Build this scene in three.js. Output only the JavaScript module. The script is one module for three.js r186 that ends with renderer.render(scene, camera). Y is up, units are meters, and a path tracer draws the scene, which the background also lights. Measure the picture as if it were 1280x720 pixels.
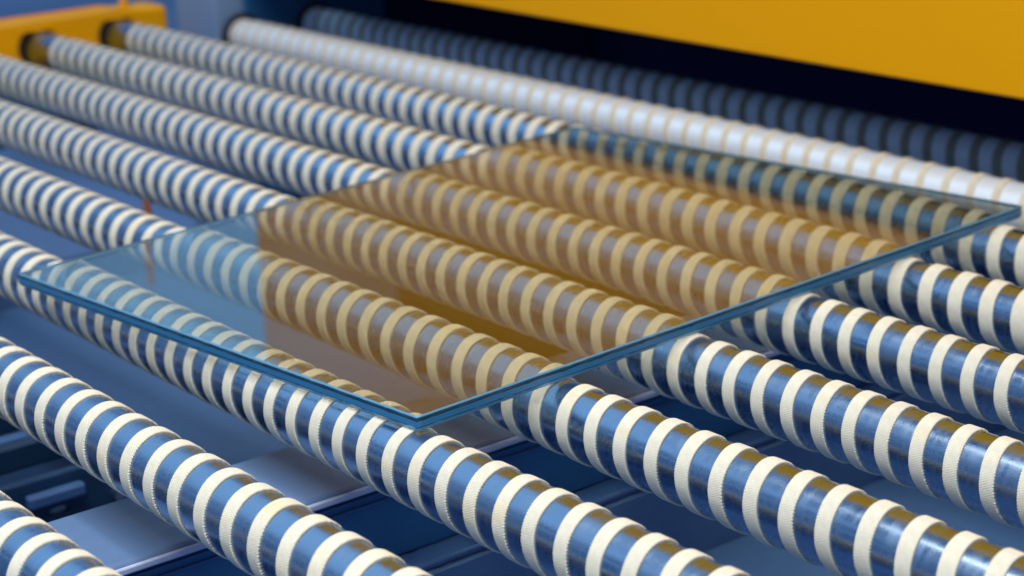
import * as THREE from 'three';
import { RoundedBoxGeometry } from 'three/addons/geometries/RoundedBoxGeometry.js';
import { mergeGeometries } from 'three/addons/utils/BufferGeometryUtils.js';
import { RectAreaLightUniformsLib } from 'three/addons/lights/RectAreaLightUniformsLib.js';

// ------------------------------------------------------------------ camera, surroundings, lamps, exposure
const scene = new THREE.Scene();
const camera = new THREE.PerspectiveCamera(17.06, 16 / 9, 0.05, 60);
camera.position.set(0, 0.5566, 0.4593);
camera.quaternion.setFromRotationMatrix(new THREE.Matrix4().makeBasis(
  new THREE.Vector3(0.62150, -0.03795, -0.78249),
  new THREE.Vector3(-0.21457, 0.95239, -0.21661),
  new THREE.Vector3(0.75346, 0.30253, 0.58376)));
camera.focus = 1.42;
camera.userData.fStop = 5.6;

scene.background = new THREE.Color().setRGB(0.095, 0.19, 0.37);      // the dim bluish hall all round
RectAreaLightUniformsLib.init();
const renderer = new THREE.WebGLRenderer({ antialias: true });
renderer.toneMapping = THREE.LinearToneMapping;
renderer.toneMappingExposure = 1;
renderer.shadowMap.enabled = true;

const LAMPS = [   // x, y, z, width, depth, strength, colour, label
  [-9.8, 2.95, -6.4, 6.5, 5.0, 0.42, [0.3, 0.64, 1], 'added unseen broad blue white light panel over the far hall'],  // added for the bluish veil it reflects in the left of the glass
  [-0.6, 2.7, 0.9, 2.2, 1.8, 7.6, [0.98, 0.97, 0.9], 'wide white ceiling lamp hanging over the rollers'],
  [-0.9, 2.3, -0.15, 2.6, 0.3, 12.0, [1, 0.97, 0.9], 'added unseen slim lamp before the yellow machine cover'],  // added to brighten the upper yellow panel that the glass mirrors
  [-5.2, 2.9, -0.3, 3.4, 5.0, 0.82, [0.42, 0.74, 1], 'added unseen broad dim light panel to the left of the rollers'],  // added to give the steel its broad pale reflection
  [-6.5, 2.9, 2.5, 4.5, 0.14, 1.8, [0.62, 0.86, 1], 'added unseen narrow light tube to the left of the rollers, nearer of two'],  // added for a thin bright streak along the steel tubes
  [-7.6, 2.9, 4.4, 5.5, 0.34, 1.6, [0.55, 0.82, 1], 'added unseen narrow light tube to the left of the rollers, farther of two'],  // added for the streak on the left part of the rollers
];

// ------------------------------------------------------------------ helpers
let seed = 7;
const rnd = () => { seed = (seed * 1664525 + 1013904223) >>> 0; return seed / 4294967296; };
const PITCH = 0.1458, R = 0.03, TUBE_R = 0.0283;
const V3 = (x, y, z) => new THREE.Vector3(x, y, z);
const used = {};
function numbered(n) { const k = used[n] = (used[n] ?? -1) + 1; return k ? n + '_' + String(k).padStart(3, '0') : n; }
function shade(o) { o.castShadow = o.receiveShadow = true; return o; }
function thing(name, label, category, group) {
  const o = new THREE.Group(); o.name = numbered(name); o.userData = { label, category };
  if (group) o.userData.group = group;
  scene.add(o); return o;
}
function part(name, geo, mat, parent) { const m = shade(new THREE.Mesh(geo, mat)); m.name = name; parent.add(m); return m; }
function structure(name, geo, mat, label) {
  const m = shade(new THREE.Mesh(geo, mat)); m.name = numbered(name); m.userData = { kind: 'structure', label }; scene.add(m); return m;
}
function box(x0, x1, y0, y1, z0, z1, r = 0.003) {
  return new RoundedBoxGeometry(x1 - x0, y1 - y0, z1 - z0, 3, Math.min(r, (x1 - x0) * 0.45, (y1 - y0) * 0.45, (z1 - z0) * 0.45)).translate((x0 + x1) / 2, (y0 + y1) / 2, (z0 + z1) / 2);
}
const cylX = (r, x0, x1, y = 0, z = 0, n = 48, open = false) => new THREE.CylinderGeometry(r, r, x1 - x0, n, 1, open).rotateZ(-Math.PI / 2).translate((x0 + x1) / 2, y, z);

// tiling value noise
function noiseGrid(n, cells, aspect = 1) {
  const cx = cells, cy = Math.max(1, Math.round(cells * aspect)), g = new Float32Array(cx * cy).map(rnd), out = new Float32Array(n * n);
  const s = (t) => t * t * (3 - 2 * t);
  for (let y = 0; y < n; y++) for (let x = 0; x < n; x++) {
    const fx = x / n * cx, fy = y / n * cy, ix = Math.floor(fx), iy = Math.floor(fy), u = s(fx - ix), v = s(fy - iy);
    const a = g[iy % cy * cx + ix % cx], b = g[iy % cy * cx + (ix + 1) % cx], c = g[(iy + 1) % cy * cx + ix % cx], d = g[(iy + 1) % cy * cx + (ix + 1) % cx];
    out[y * n + x] = (a * (1 - u) + b * u) * (1 - v) + (c * (1 - u) + d * u) * v;
  }
  return out;
}
function tex(n, fn, srgb = false) {
  const d = new Uint8Array(n * n * 4);
  for (let y = 0; y < n; y++) for (let x = 0; x < n; x++) {
    const c = fn(x, y), i = (y * n + x) * 4;
    for (let k = 0; k < 3; k++) d[i + k] = Math.max(0, Math.min(255, Math.round(255 * (Array.isArray(c) ? c[k] : c))));
    d[i + 3] = 255;
  }
  const t = new THREE.DataTexture(d, n, n); t.wrapS = t.wrapT = THREE.RepeatWrapping; t.magFilter = THREE.LinearFilter; t.minFilter = THREE.LinearMipmapLinearFilter;
  if (srgb) t.colorSpace = THREE.SRGBColorSpace; t.needsUpdate = true; return t;
}
function rep(t, u, v) { const c = t.clone(); c.repeat.set(u, v); c.needsUpdate = true; return c; }

// ------------------------------------------------------------------ materials
// woven cotton tape: v across the tape, u along it; one tile is 9.6 mm
const wob = noiseGrid(256, 24), soil = noiseGrid(256, 5);
const weaveH = (x, y) => {
  const cw = 32, u = x / cw, v = y / cw, row = Math.floor(v), fu = (u + (row % 2) * 0.5) % 1, fv = v % 1;
  const vee = Math.abs(fv - 0.5) * 0.5, a = (fu + vee) % 1;
  return (0.25 + 0.75 * Math.sin(Math.PI * a)) * (0.45 + 0.55 * Math.sin(Math.PI * fv)) * (0.8 + 0.4 * (wob[y * 256 + x] - 0.5));
};
const weaveBump = tex(256, (x, y) => weaveH(x, y));
const weaveMap = tex(256, (x, y) => { const h = weaveH(x, y), k = 0.86 + 0.12 * h + 0.05 * (soil[y * 256 + x] - 0.5); return [k, k * 0.985, k * (0.95 + 0.03 * h)]; }, true);
const TILE = 1 / 0.0144;
const tapeMat = new THREE.MeshStandardMaterial({ name: 'cotton_tape', color: new THREE.Color().setRGB(0.94, 0.925, 0.8), vertexColors: true, roughness: 0.95, map: rep(weaveMap, TILE, TILE), bumpMap: rep(weaveBump, TILE, TILE), bumpScale: 0.00045 });

// turned steel: faint rings round the tube and long draw marks
const ring = noiseGrid(512, 180, 0.02), ring2 = noiseGrid(512, 60, 0.3), blot = noiseGrid(512, 7), fine = noiseGrid(512, 256);
const steelBump = tex(512, (x, y) => { const i = y * 512 + x; return 0.45 * ring[i] + 0.25 * ring2[i] + 0.3 * fine[i]; });
const steelRough = tex(512, (x, y) => { const i = y * 512 + x; return 0.13 + 0.12 * blot[i] + 0.1 * ring2[i] + 0.06 * fine[i]; });
const steel = new THREE.MeshStandardMaterial({ name: 'turned_steel', color: new THREE.Color().setRGB(0.28, 0.39, 0.55), metalness: 1, roughness: 1, roughnessMap: rep(steelRough, 5, 5), bumpMap: rep(steelBump, 9, 9), bumpScale: 0.000016 });
const shaftSteel = new THREE.MeshStandardMaterial({ name: 'shaft_steel', color: new THREE.Color().setRGB(0.4, 0.48, 0.62), metalness: 1, roughness: 0.35 });
const glareTube = new THREE.MeshPhysicalMaterial({ name: 'painted_glare', color: new THREE.Color().setRGB(0.95, 0.96, 0.98), metalness: 0.3, roughness: 0.32 });  // steel tube like the others; its bright reflection is put into the colour
const tanTape = new THREE.MeshStandardMaterial({ name: 'tan_tape', vertexColors: true, color: new THREE.Color().setRGB(0.93, 0.83, 0.66), roughness: 0.95, map: tapeMat.map, bumpMap: tapeMat.bumpMap, bumpScale: 0.00045 });
const shadedTape = new THREE.MeshStandardMaterial({ name: 'shaded_tape', vertexColors: true, color: new THREE.Color().setRGB(0.5, 0.46, 0.38), roughness: 0.95, map: tapeMat.map, bumpMap: tapeMat.bumpMap, bumpScale: 0.00045 });  // same tape, with the shade under the cover put into its colour
const sheenTube = new THREE.MeshPhysicalMaterial({ name: 'painted_sheen', color: new THREE.Color().setRGB(0.85, 0.9, 1), roughness: 0.45 });  // another steel tube; the bluish light it reflects is put into the colour
const paintBump = tex(256, (x, y) => 0.5 * wob[y * 256 + x] + 0.5 * soil[y * 256 + x]);
const paintRough = (lo, hi) => tex(256, (x, y) => lo + (hi - lo) * (0.6 * soil[y * 256 + x] + 0.4 * wob[y * 256 + x]));
const yellow = new THREE.MeshPhysicalMaterial({ name: 'yellow_paint', color: new THREE.Color().setRGB(0.92, 0.395, 0.001), roughness: 0.55, specularIntensity: 0.25, bumpMap: rep(paintBump, 3, 3), bumpScale: 0.0003 });
const blue = (name, r, g, b, rough = 0.4) => new THREE.MeshStandardMaterial({ name, color: new THREE.Color().setRGB(r, g, b), roughness: 1, roughnessMap: rep(paintRough(rough * 0.75, rough * 1.25), 4, 4), bumpMap: rep(paintBump, 9, 9), bumpScale: 0.0002 });
const frameBlue = blue('frame_blue_paint', 0.05, 0.13, 0.33, 0.4);
const beamTop = blue('pale_beam_paint', 0.11, 0.19, 0.36, 0.35);  // paler than the beam web
const deepBlue = blue('deep_blue_paint', 0.016, 0.11, 0.28, 0.45);
const trayBlue = blue('tray_blue_paint', 0.065, 0.15, 0.33, 0.45);
const edgeHighlight = blue('edge_highlight_paint', 0.5, 0.58, 0.82, 0.3);  // pale colour imitates the highlight along the beam edge
const bracketBlue = blue('bracket_blue_paint', 0.008, 0.04, 0.11, 0.4);
const lavender = blue('pale_blue_paint', 0.2, 0.31, 0.5, 0.5);
const slotShade = new THREE.MeshStandardMaterial({ name: 'painted_slot_shade', color: new THREE.Color().setRGB(0.001, 0.002, 0.06), roughness: 0.9 });  // shade inside the slot, painted as near-black sheets
const rubber = new THREE.MeshStandardMaterial({ name: 'black_rubber', color: new THREE.Color().setRGB(0.012, 0.016, 0.03), roughness: 0.7 });
const orangeHose = new THREE.MeshStandardMaterial({ name: 'orange_hose', color: new THREE.Color().setRGB(0.45, 0.14, 0.06), roughness: 0.6 });
const floorMap = tex(512, (x, y) => { const i = y * 512 + x, k = 0.88 + 0.16 * (blot[i] - 0.5) + 0.05 * fine[i]; return [k, k, k]; }, true);
const floorMat = new THREE.MeshStandardMaterial({ name: 'painted_concrete', color: new THREE.Color().setRGB(0.24, 0.32, 0.5), roughness: 0.6, map: rep(floorMap, 4, 4) });

// ------------------------------------------------------------------ lamps
LAMPS.forEach(([x, y, z, w, d, k, c, label]) => {
  const t = thing('unseen_lamp', label, 'ceiling lamp');
  t.position.set(x, y, z);
  part('housing', box(-w / 2 - 0.03, w / 2 + 0.03, 0.012, 0.09, -d / 2 - 0.03, d / 2 + 0.03, 0.01), lavender, t);
  part('diffuser', new THREE.BoxGeometry(w, 0.008, d).translate(0, 0.006, 0), new THREE.MeshStandardMaterial({ name: 'lamp_glow', color: 0xffffff, emissive: new THREE.Color().setRGB(...c), emissiveIntensity: 0.08 * Math.min(k, 3) }), t);
  const l = new THREE.RectAreaLight(new THREE.Color().setRGB(...c), k, w, d);
  l.name = 'lamp_light'; l.position.set(0, -0.004, 0); l.rotation.x = -Math.PI / 2; t.add(l);
});

// ------------------------------------------------------------------ the setting
structure('floor', new THREE.BoxGeometry(16, 0.05, 14).translate(-3.5, -0.925, -1.5), floorMat, 'pale blue grey hall floor seen far below and behind the rollers');

// ------------------------------------------------------------------ rollers
// The tape: one ribbon wound as a helix, with rounded selvedges that bulge where the weft turns round.
const noise1 = new Float32Array(4096).map(rnd), tapeNoise = (t) => { const i = Math.floor(t), f = t - i, u = f * f * (3 - 2 * f), a = noise1[((i % 4096) + 4096) % 4096], b = noise1[(((i + 1) % 4096) + 4096) % 4096]; return a + (b - a) * u; };
function tapeGeometry(L, width, phaseX, x0, x1, perTurn, teeth, thick, jitterSeed) {
  const pos = [], uv = [], col = [], idx = [], turns = (x1 - x0) / L, n = Math.ceil(turns * perTurn), r0 = TUBE_R + 0.0001, r1 = TUBE_R + thick, hw = width / 2;
  const prof = [[-1, r0, 0], [-1, r0 + (r1 - r0) * 0.72, 0], [-0.88, r1, 0.06], [0.88, r1, 0.94], [1, r0 + (r1 - r0) * 0.72, 1], [1, r0, 1]];
  const m = prof.length, a0 = -2 * Math.PI * (phaseX - x0) / L;
  let s1 = jitterSeed * 3.7, drift = 0;
  for (let i = 0; i <= n; i++) {
    const a = a0 + 2 * Math.PI * i / perTurn, along = (i / perTurn), c = Math.cos(a), s = Math.sin(a);
    drift = 0.0006 * Math.sin(along * 0.37 + s1) + 0.00035 * Math.sin(along * 1.93 + s1 * 2) + 0.0002 * Math.sin(along * 5.1 + s1);
    const xc = x0 + L * along + drift;
    const tooth = (k) => 0.0007 * (1 - Math.abs(((along * teeth + k) % 1) * 2 - 1)) * (0.7 + 0.5 * Math.sin(along * 9.7 + k * 5 + s1)) + 0.00018 * Math.sin(along * 31 + k * 9);
    const w0 = tapeNoise(along * 5.3 + s1 * 17), w1 = tapeNoise(along * 23 + s1 * 5), w2 = tapeNoise(along * 0.7 + s1 * 3);
    const wear = 0.9 + 0.06 * w0 + 0.04 * w2 + 0.03 * w1, stain = Math.max(0, w0 * 0.7 + w1 * 0.5 - 0.78) * 2.2;
    const el = tooth(0.1), er = tooth(0.6), u = along * 2 * Math.PI * R;
    for (let k = 0; k < m; k++) {
      const [e, r, v] = prof[k], w = e < 0 ? e * (hw + el * (e < -0.8 ? 1 : 0)) : e * (hw + er * (e > 0.8 ? 1 : 0));
      pos.push(xc + w, r * c, r * s); uv.push(u, v * width); col.push(wear, wear * (1 - 0.1 * stain), wear * (1 - 0.28 * stain));
    }
    if (i < n) for (let k = 0; k < m - 1; k++) { const p = i * m + k, q = p + m; idx.push(p, p + 1, q, p + 1, q + 1, q); }
  }
  const g = new THREE.BufferGeometry();
  g.setAttribute('position', new THREE.Float32BufferAttribute(pos, 3)); g.setAttribute('uv', new THREE.Float32BufferAttribute(uv, 2)); g.setAttribute('color', new THREE.Float32BufferAttribute(col, 3)); g.setIndex(idx);
  g.computeVertexNormals(); return g;
}
function tubeGeometry(x0, x1, seedTurn) {
  const g = cylX(TUBE_R, x0, x1, 0, 0, 128, true), uv = g.attributes.uv, p = g.attributes.position;
  for (let i = 0; i < uv.count; i++) uv.setXY(i, (p.getX(i) + seedTurn) * 1.0, uv.getX(i) * 0.18 + seedTurn);
  return g;
}
const ROLLERS = [   // winding length, a place on the top where the tape lies, segments a turn, label
  [0.0355, -1.25, 300, 'striped roller cut off by the lower left corner, nearest and first of the row'],
  [0.0365, -1.2665, 300, 'striped roller second from the front, passing clear in front of the glass pane'],
  [0.0330, -0.9337, 300, 'striped roller third from the front, under the front edge of the glass pane'],
  [0.0338, -1.0059, 300, 'striped roller fourth from the front, emerging beside the near corner of the glass'],
  [0.0322, -1.0081, 300, 'striped roller fifth from the front, crossing under the middle of the glass pane'],
  [0.0325, -1.016, 300, 'striped roller sixth from the front, crossing under the glass pane behind its middle'],
  [0.0345, -1.0508, 144, 'striped roller with its bare left end in the yellow rail, second from the rail end'],
  [0.0340, -1.02, 144, 'striped roller entering the last hole of the yellow rail, under the far glass edge'],
  [0.0340, -1.03, 96, 'roller with its white glare painted on and thin tan tape behind the glass pane'],
  [0.0340, -1.04, 96, 'roller with its blue sheen painted on in the dark slot under the yellow machine cover'],
];
const XR = -0.32;
ROLLERS.forEach(([L, px, seg, label], k) => {
  const deep = k > 7, xl = deep ? -2.80 : -2.905, t = thing('conveyor_roller', label, 'roller', 'conveyor rollers');
  t.position.set(0, 0, -k * PITCH);
  part('tube', tubeGeometry(deep ? -2.825 : -3.03, XR + 0.04, k * 0.37), k === 8 ? glareTube : k === 9 ? sheenTube : steel, t).rotation.x = k * 1.3;
  part('tape', tapeGeometry(L, L * (k === 8 ? 0.27 : k === 9 ? 0.36 : k < 6 ? 0.375 : 0.42), px, px - L * Math.floor((px - xl) / L), XR, seg, seg > 250 ? 75 : 50, 0.0015, k + 1), k === 8 ? tanTape : k === 9 ? shadedTape : tapeMat, t);
  part('shaft', cylX(0.011, deep ? -2.9 : -3.06, deep ? -2.8 : -2.9, 0, 0, 24), shaftSteel, t);
  part('shaft', cylX(0.011, XR, XR + 0.12, 0, 0, 24), shaftSteel, t);
  part('end_cap', cylX(TUBE_R - 0.001, XR + 0.034, XR + 0.038, 0, 0, 48), shaftSteel, t);
});

// ------------------------------------------------------------------ the yellow rail at the left end
{
  const t = thing('bearing_rail', 'yellow painted rail with round holes that hold the left roller ends', 'rail');
  const z1 = 0.3, z0 = -1.118, top = 0.042, bot = -0.048, r = 0.014, s = new THREE.Shape();
  // drawn in (z, y); z grows to the right here
  s.moveTo(z0 + r, bot); s.lineTo(z1 - r, bot); s.quadraticCurveTo(z1, bot, z1, bot + r); s.lineTo(z1, top - r); s.quadraticCurveTo(z1, top, z1 - r, top);
  s.lineTo(z0 + r, top); s.quadraticCurveTo(z0, top, z0, top - r); s.lineTo(z0, bot + r); s.quadraticCurveTo(z0, bot, z0 + r, bot);
  for (let k = -1; k < 8; k++) { const h = new THREE.Path(); h.absarc(-k * PITCH, 0, 0.0335, 0, Math.PI * 2, true); s.holes.push(h); }
  const g = new THREE.ExtrudeGeometry(s, { depth: 0.056, bevelEnabled: true, bevelThickness: 0.011, bevelSize: 0.011, bevelOffset: -0.011, bevelSegments: 5, curveSegments: 32 });
  g.rotateY(-Math.PI / 2);               // shape x -> z, depth -> -x
  g.translate(-2.985, 0, 0);
  part('rail_body', g, yellow, t);
  for (let k = 0; k < 8; k++) part('bearing', new THREE.TorusGeometry(0.0325, 0.0022, 10, 40).rotateY(Math.PI / 2).translate(-2.982, 0, -k * PITCH), rubber, t);
}
{
  const t = thing('frame_beam', 'dark blue frame beam under the yellow rail', 'beam');
  part('beam_body', box(-3.06, -2.99, -0.16, -0.049, -1.1, 0.3, 0.004), deepBlue, t);
}
{
  const t = thing('guide_rod', 'thin upright yellow rod with a nut on the end of the yellow rail', 'rod');
  t.position.set(-3.005, 0.043, -1.05);
  part('rod', new THREE.CylinderGeometry(0.0042, 0.0042, 0.5, 20).translate(0, 0.25, 0), yellow, t);
  part('nut', new THREE.CylinderGeometry(0.0078, 0.009, 0.014, 6).translate(0, 0.006, 0), yellow, t);
}

// ------------------------------------------------------------------ the machine behind: cover, side plate, bearing block
{
  const t = thing('machine_cover', 'large flat yellow machine cover over the dark slot at upper right', 'machine cover');
  const yb = 0.126, zf = -1.135, xl = -2.765, xr = 1.2, top = 1.35, zb = -1.95;
  part('front_panel', box(xl, xr, yb, top, zf - 0.012, zf, 0.004), yellow, t);
  part('side_panel', box(xl, xl + 0.012, yb, top, zb, zf - 0.0125, 0.003), yellow, t);
  part('roof_panel', box(xl, xr, top + 0.0005, top + 0.012, zb, zf, 0.003), yellow, t);
  part('shade_sheet', box(xl + 0.0125, xr, yb + 0.004, yb + 0.01, zb, zf - 0.0125, 0.001), slotShade, t);
  part('back_shade_sheet', box(-2.95, xr, -0.9, yb + 0.003, zb - 0.02, zb, 0.002), slotShade, t);
}
{
  const t = thing('side_plate', 'pale blue upright side plate at the end of the roller painted with white glare', 'machine plate');
  part('plate', box(-2.96, -2.825, -0.88, 0.124, -1.945, -1.125, 0.004), lavender, t);
  const b = part('bearing_block', box(-2.8245, -2.812, -0.3, 0.12, -1.46, -1.178, 0.004), deepBlue, t);
  part('side_shade_sheet', box(-2.8245, -2.82, -0.88, 0.12, -1.94, -1.4605, 0.001), slotShade, t);
  for (const k of [8, 9]) part('bearing', new THREE.TorusGeometry(0.0335, 0.006, 12, 40).rotateY(Math.PI / 2).translate(-2.812, 0, -k * PITCH), rubber, t);
}

// ------------------------------------------------------------------ frame under the rollers
{
  const t = thing('cross_beam', 'blue painted cross beam running back under the rollers', 'beam');
  part('top_plate', box(-1.325, -1.212, -0.072, -0.06, -1.1, 0.35, 0.0055), beamTop, t);
  part('web', box(-1.318, -1.221, -0.140, -0.0725, -1.1, 0.35, 0.003), deepBlue, t);
  part('edge_seam', box(-1.2205, -1.2185, -0.0775, -0.0755, -1.1, 0.35, 0.0008), frameBlue, t);
  part('edge_seam', box(-1.2205, -1.2185, -0.085, -0.083, -1.1, 0.35, 0.0008), frameBlue, t);
  part('edge_highlight', box(-1.2125, -1.2085, -0.0685, -0.0625, -1.1, 0.35, 0.0018), edgeHighlight, t);  // painted highlight line, built as a thin strip
  part('bottom_flange', box(-1.318, -1.195, -0.148, -0.1405, -1.1, 0.35, 0.003), frameBlue, t);
}
{
  const t = thing('drip_tray', 'blue sheet metal tray under the rollers right of the cross beam', 'tray');
  part('tray_floor', box(-1.19, -0.2, -0.235, -0.229, -1.9, 0.35, 0.002), trayBlue, t);
  part('tray_wall', box(-1.2, -1.1905, -0.235, -0.1485, -1.9, 0.35, 0.002), trayBlue, t);
  part('tray_wall', box(-0.2, -0.192, -0.235, -0.14, -1.1, 0.35, 0.002), trayBlue, t);
}
{
  const t = thing('drip_tray', 'deep blue sheet metal tray under the rollers left of the cross beam', 'tray');
  part('tray_floor', box(-2.34, -1.33, -0.225, -0.219, -0.86, -0.415, 0.002), trayBlue, t);
  part('tray_wall', box(-2.35, -2.342, -0.225, -0.17, -0.86, -0.415, 0.002), trayBlue, t);
}
{
  const t = thing('drive_bracket', 'dark blue drive bracket with a slot and bars at lower left under the rollers', 'bracket');
  const SLOT = [-0.233, -0.19];
  part('base_plate', box(-2.34, -1.33, -0.36, -0.35, -0.9, 0.3, 0.003), bracketBlue, t);
  for (const [x, y, w, m] of [[-1.72, -0.165, 0.02, bracketBlue], [-1.78, -0.185, 0.03, frameBlue], [-1.86, -0.18, 0.02, bracketBlue], [-1.93, -0.2, 0.03, frameBlue]])
    part('bar', box(x - w / 2, x + w / 2, y - 0.014, y + 0.014, -0.31, 0.3, 0.004), m, t);
  const s = new THREE.Shape(); s.moveTo(-0.32, -0.345); s.lineTo(0.2, -0.345); s.lineTo(0.2, -0.155); s.lineTo(-0.32, -0.155);
  const h = new THREE.Path(); h.absellipse(SLOT[0], SLOT[1], 0.013, 0.0055, 0, Math.PI * 2, true); s.holes.push(h);
  part('slotted_plate', new THREE.ExtrudeGeometry(s, { depth: 0.008, bevelEnabled: true, bevelSize: 0.002, bevelThickness: 0.002, bevelSegments: 2 }).rotateY(-Math.PI / 2).translate(-1.62, 0, 0), bracketBlue, t);
  part('clamp_strip', box(-1.6175, -1.605, SLOT[1] + 0.012, SLOT[1] + 0.026, SLOT[0] - 0.025, SLOT[0] + 0.035, 0.004), frameBlue, t);
  for (const dz of [-0.06, 0.07]) part('bolt', cylX(0.006, -1.618, -1.608, SLOT[1], SLOT[0] + dz, 6), shaftSteel, t);
}
{
  const c = new THREE.CatmullRomCurve3([V3(-2.36, -0.9, -0.72), V3(-2.36, -0.5, -0.732), V3(-2.36, -0.2, -0.732), V3(-2.36, -0.06, -0.73)]);
  const t = thing('supply_hose', 'thin orange upright hose seen between the rollers at left', 'hose');
  part('hose', new THREE.TubeGeometry(c, 40, 0.0055, 12), orangeHose, t);
  part('ferrule', new THREE.CylinderGeometry(0.0075, 0.0075, 0.02, 16).translate(-2.36, -0.055, -0.73), shaftSteel, t);
}

// ------------------------------------------------------------------ the glass pane lying on the rollers
{
  const t = thing('glass_pane', 'clear rectangular glass pane lying across the striped rollers', 'glass pane');
  const yB = R + 0.0002, T = 0.0125, yT = yB + T;
  const C = [[-1.649, -0.2326], [-1.0853, -0.2885], [-1.1299, -1.0556], [-1.7268, -0.9827]];      // near left, near right, far right, far left on the upper face
  const inset = (d) => C.map(([x, z], i) => {      // corners moved d inwards from both sides
    const [px, pz] = C[(i + 3) % 4], [nx, nz] = C[(i + 1) % 4], a = new THREE.Vector2(px - x, pz - z).normalize(), b = new THREE.Vector2(nx - x, nz - z).normalize();
    const k = d / Math.abs(a.x * b.y - a.y * b.x); return [x + (a.x + b.x) * k, z + (a.y + b.y) * k];
  });
  const pos = [], idx = [], groups = [];
  // rings of points: top face rim, upper arris, lower arris, bottom face rim; the sides run in short steps with chips in the arris
  const STEPS = 160, ringPts = (d, y, chip) => {
    const q = inset(d), out = [];
    for (let s = 0; s < 4; s++) for (let i = 0; i < STEPS; i++) {
      const f = i / STEPS, [ax, az] = q[s], [bx, bz] = q[(s + 1) % 4];
      let dy = 0; if (chip && i) { const v = rnd(); dy = chip * (v > 0.8 ? (v - 0.8) * 4 : v * 0.25); }
      out.push([ax + (bx - ax) * f, y + dy, az + (bz - az) * f]);
    }
    return out;
  };
  const rings = [ringPts(0.0009, yT, 0), ringPts(0, yT - 0.0013, -0.0005), ringPts(0, yT - 0.0042, -0.0009), ringPts(0, yB + 0.0036, 0.0003), ringPts(0, yB + 0.0028, 0.0017), ringPts(0.0014, yB, 0)], N = STEPS * 4, last = rings.length - 1;
  for (const r of rings) for (const p of r) pos.push(...p);
  for (let k = 0; k < last; k++) for (let i = 0; i < N; i++) { const a = k * N + i, b = k * N + (i + 1) % N, c = a + N, d = b + N; idx.push(a, c, b, b, c, d); }
  const side = idx.length;
  // own points for the two faces, so that the arris stays crisp
  const base = pos.length / 3;
  for (const r of [rings[0], rings[last]]) for (const p of r) pos.push(...p);
  const cT = pos.length / 3; const mid = (y) => { const m = C.reduce((a, [x, z]) => [a[0] + x / 4, a[1] + z / 4], [0, 0]); pos.push(m[0], y, m[1]); };
  mid(yT); mid(yB);
  for (let i = 0; i < N; i++) { const j = (i + 1) % N; idx.push(base + i, base + j, cT); idx.push(base + N + j, base + N + i, cT + 1); }
  let g = new THREE.BufferGeometry(); g.setAttribute('position', new THREE.Float32BufferAttribute(pos, 3)); g.setIndex(idx);
  for (let k = 0; k < last; k++) g.addGroup(k * side / last, side / last, k + 1); g.addGroup(side, idx.length - side, 0);
  // outward winding: check on the top face
  { const p = g.attributes.position, o = side, a = V3().fromBufferAttribute(p, idx[o]), b = V3().fromBufferAttribute(p, idx[o + 1]), c = V3().fromBufferAttribute(p, idx[o + 2]);
    if (b.sub(a).cross(c.sub(a)).y < 0) { for (let i = 0; i < idx.length; i += 3) [idx[i + 1], idx[i + 2]] = [idx[i + 2], idx[i + 1]]; g.setIndex(idx); } }
  g.computeVertexNormals();
  g.setAttribute('uv', new THREE.Float32BufferAttribute(Array.from({ length: pos.length / 3 * 2 }, (_, i) => pos[(i >> 1) * 3 + (i & 1) * 2]), 2));
  const glassWave = rep(tex(512, (x, y) => blot[y * 512 + x]), 1.2, 1.2);
  const face = new THREE.MeshPhysicalMaterial({ name: 'clear_glass', color: 0xffffff, roughness: 0, transmission: 1, thickness: T, ior: 1.44, attenuationColor: new THREE.Color().setRGB(0.95, 0.955, 0.87), attenuationDistance: 0.016, bumpMap: glassWave, bumpScale: 0.00012 });
  const ground = (name, r, gg, b, through, rough) => new THREE.MeshPhysicalMaterial({ name, color: new THREE.Color().setRGB(r, gg, b), roughness: rough, transmission: through, thickness: T, ior: 1.44, attenuationColor: face.attenuationColor, attenuationDistance: 0.016 });
  const upper = ground('dark_reflection_band', 0.03, 0.13, 0.26, 0.6, 0.08), edge = ground('ground_band', 0.045, 0.27, 0.56, 0.25, 0.3), lower = ground('arris', 0.17, 0.48, 0.76, 0.25, 0.3);  // first band: dark internal reflection of the edge put into its colour
  part('pane', g, [face, lower, upper, edge, upper, lower], t);
}

renderer.render(scene, camera);
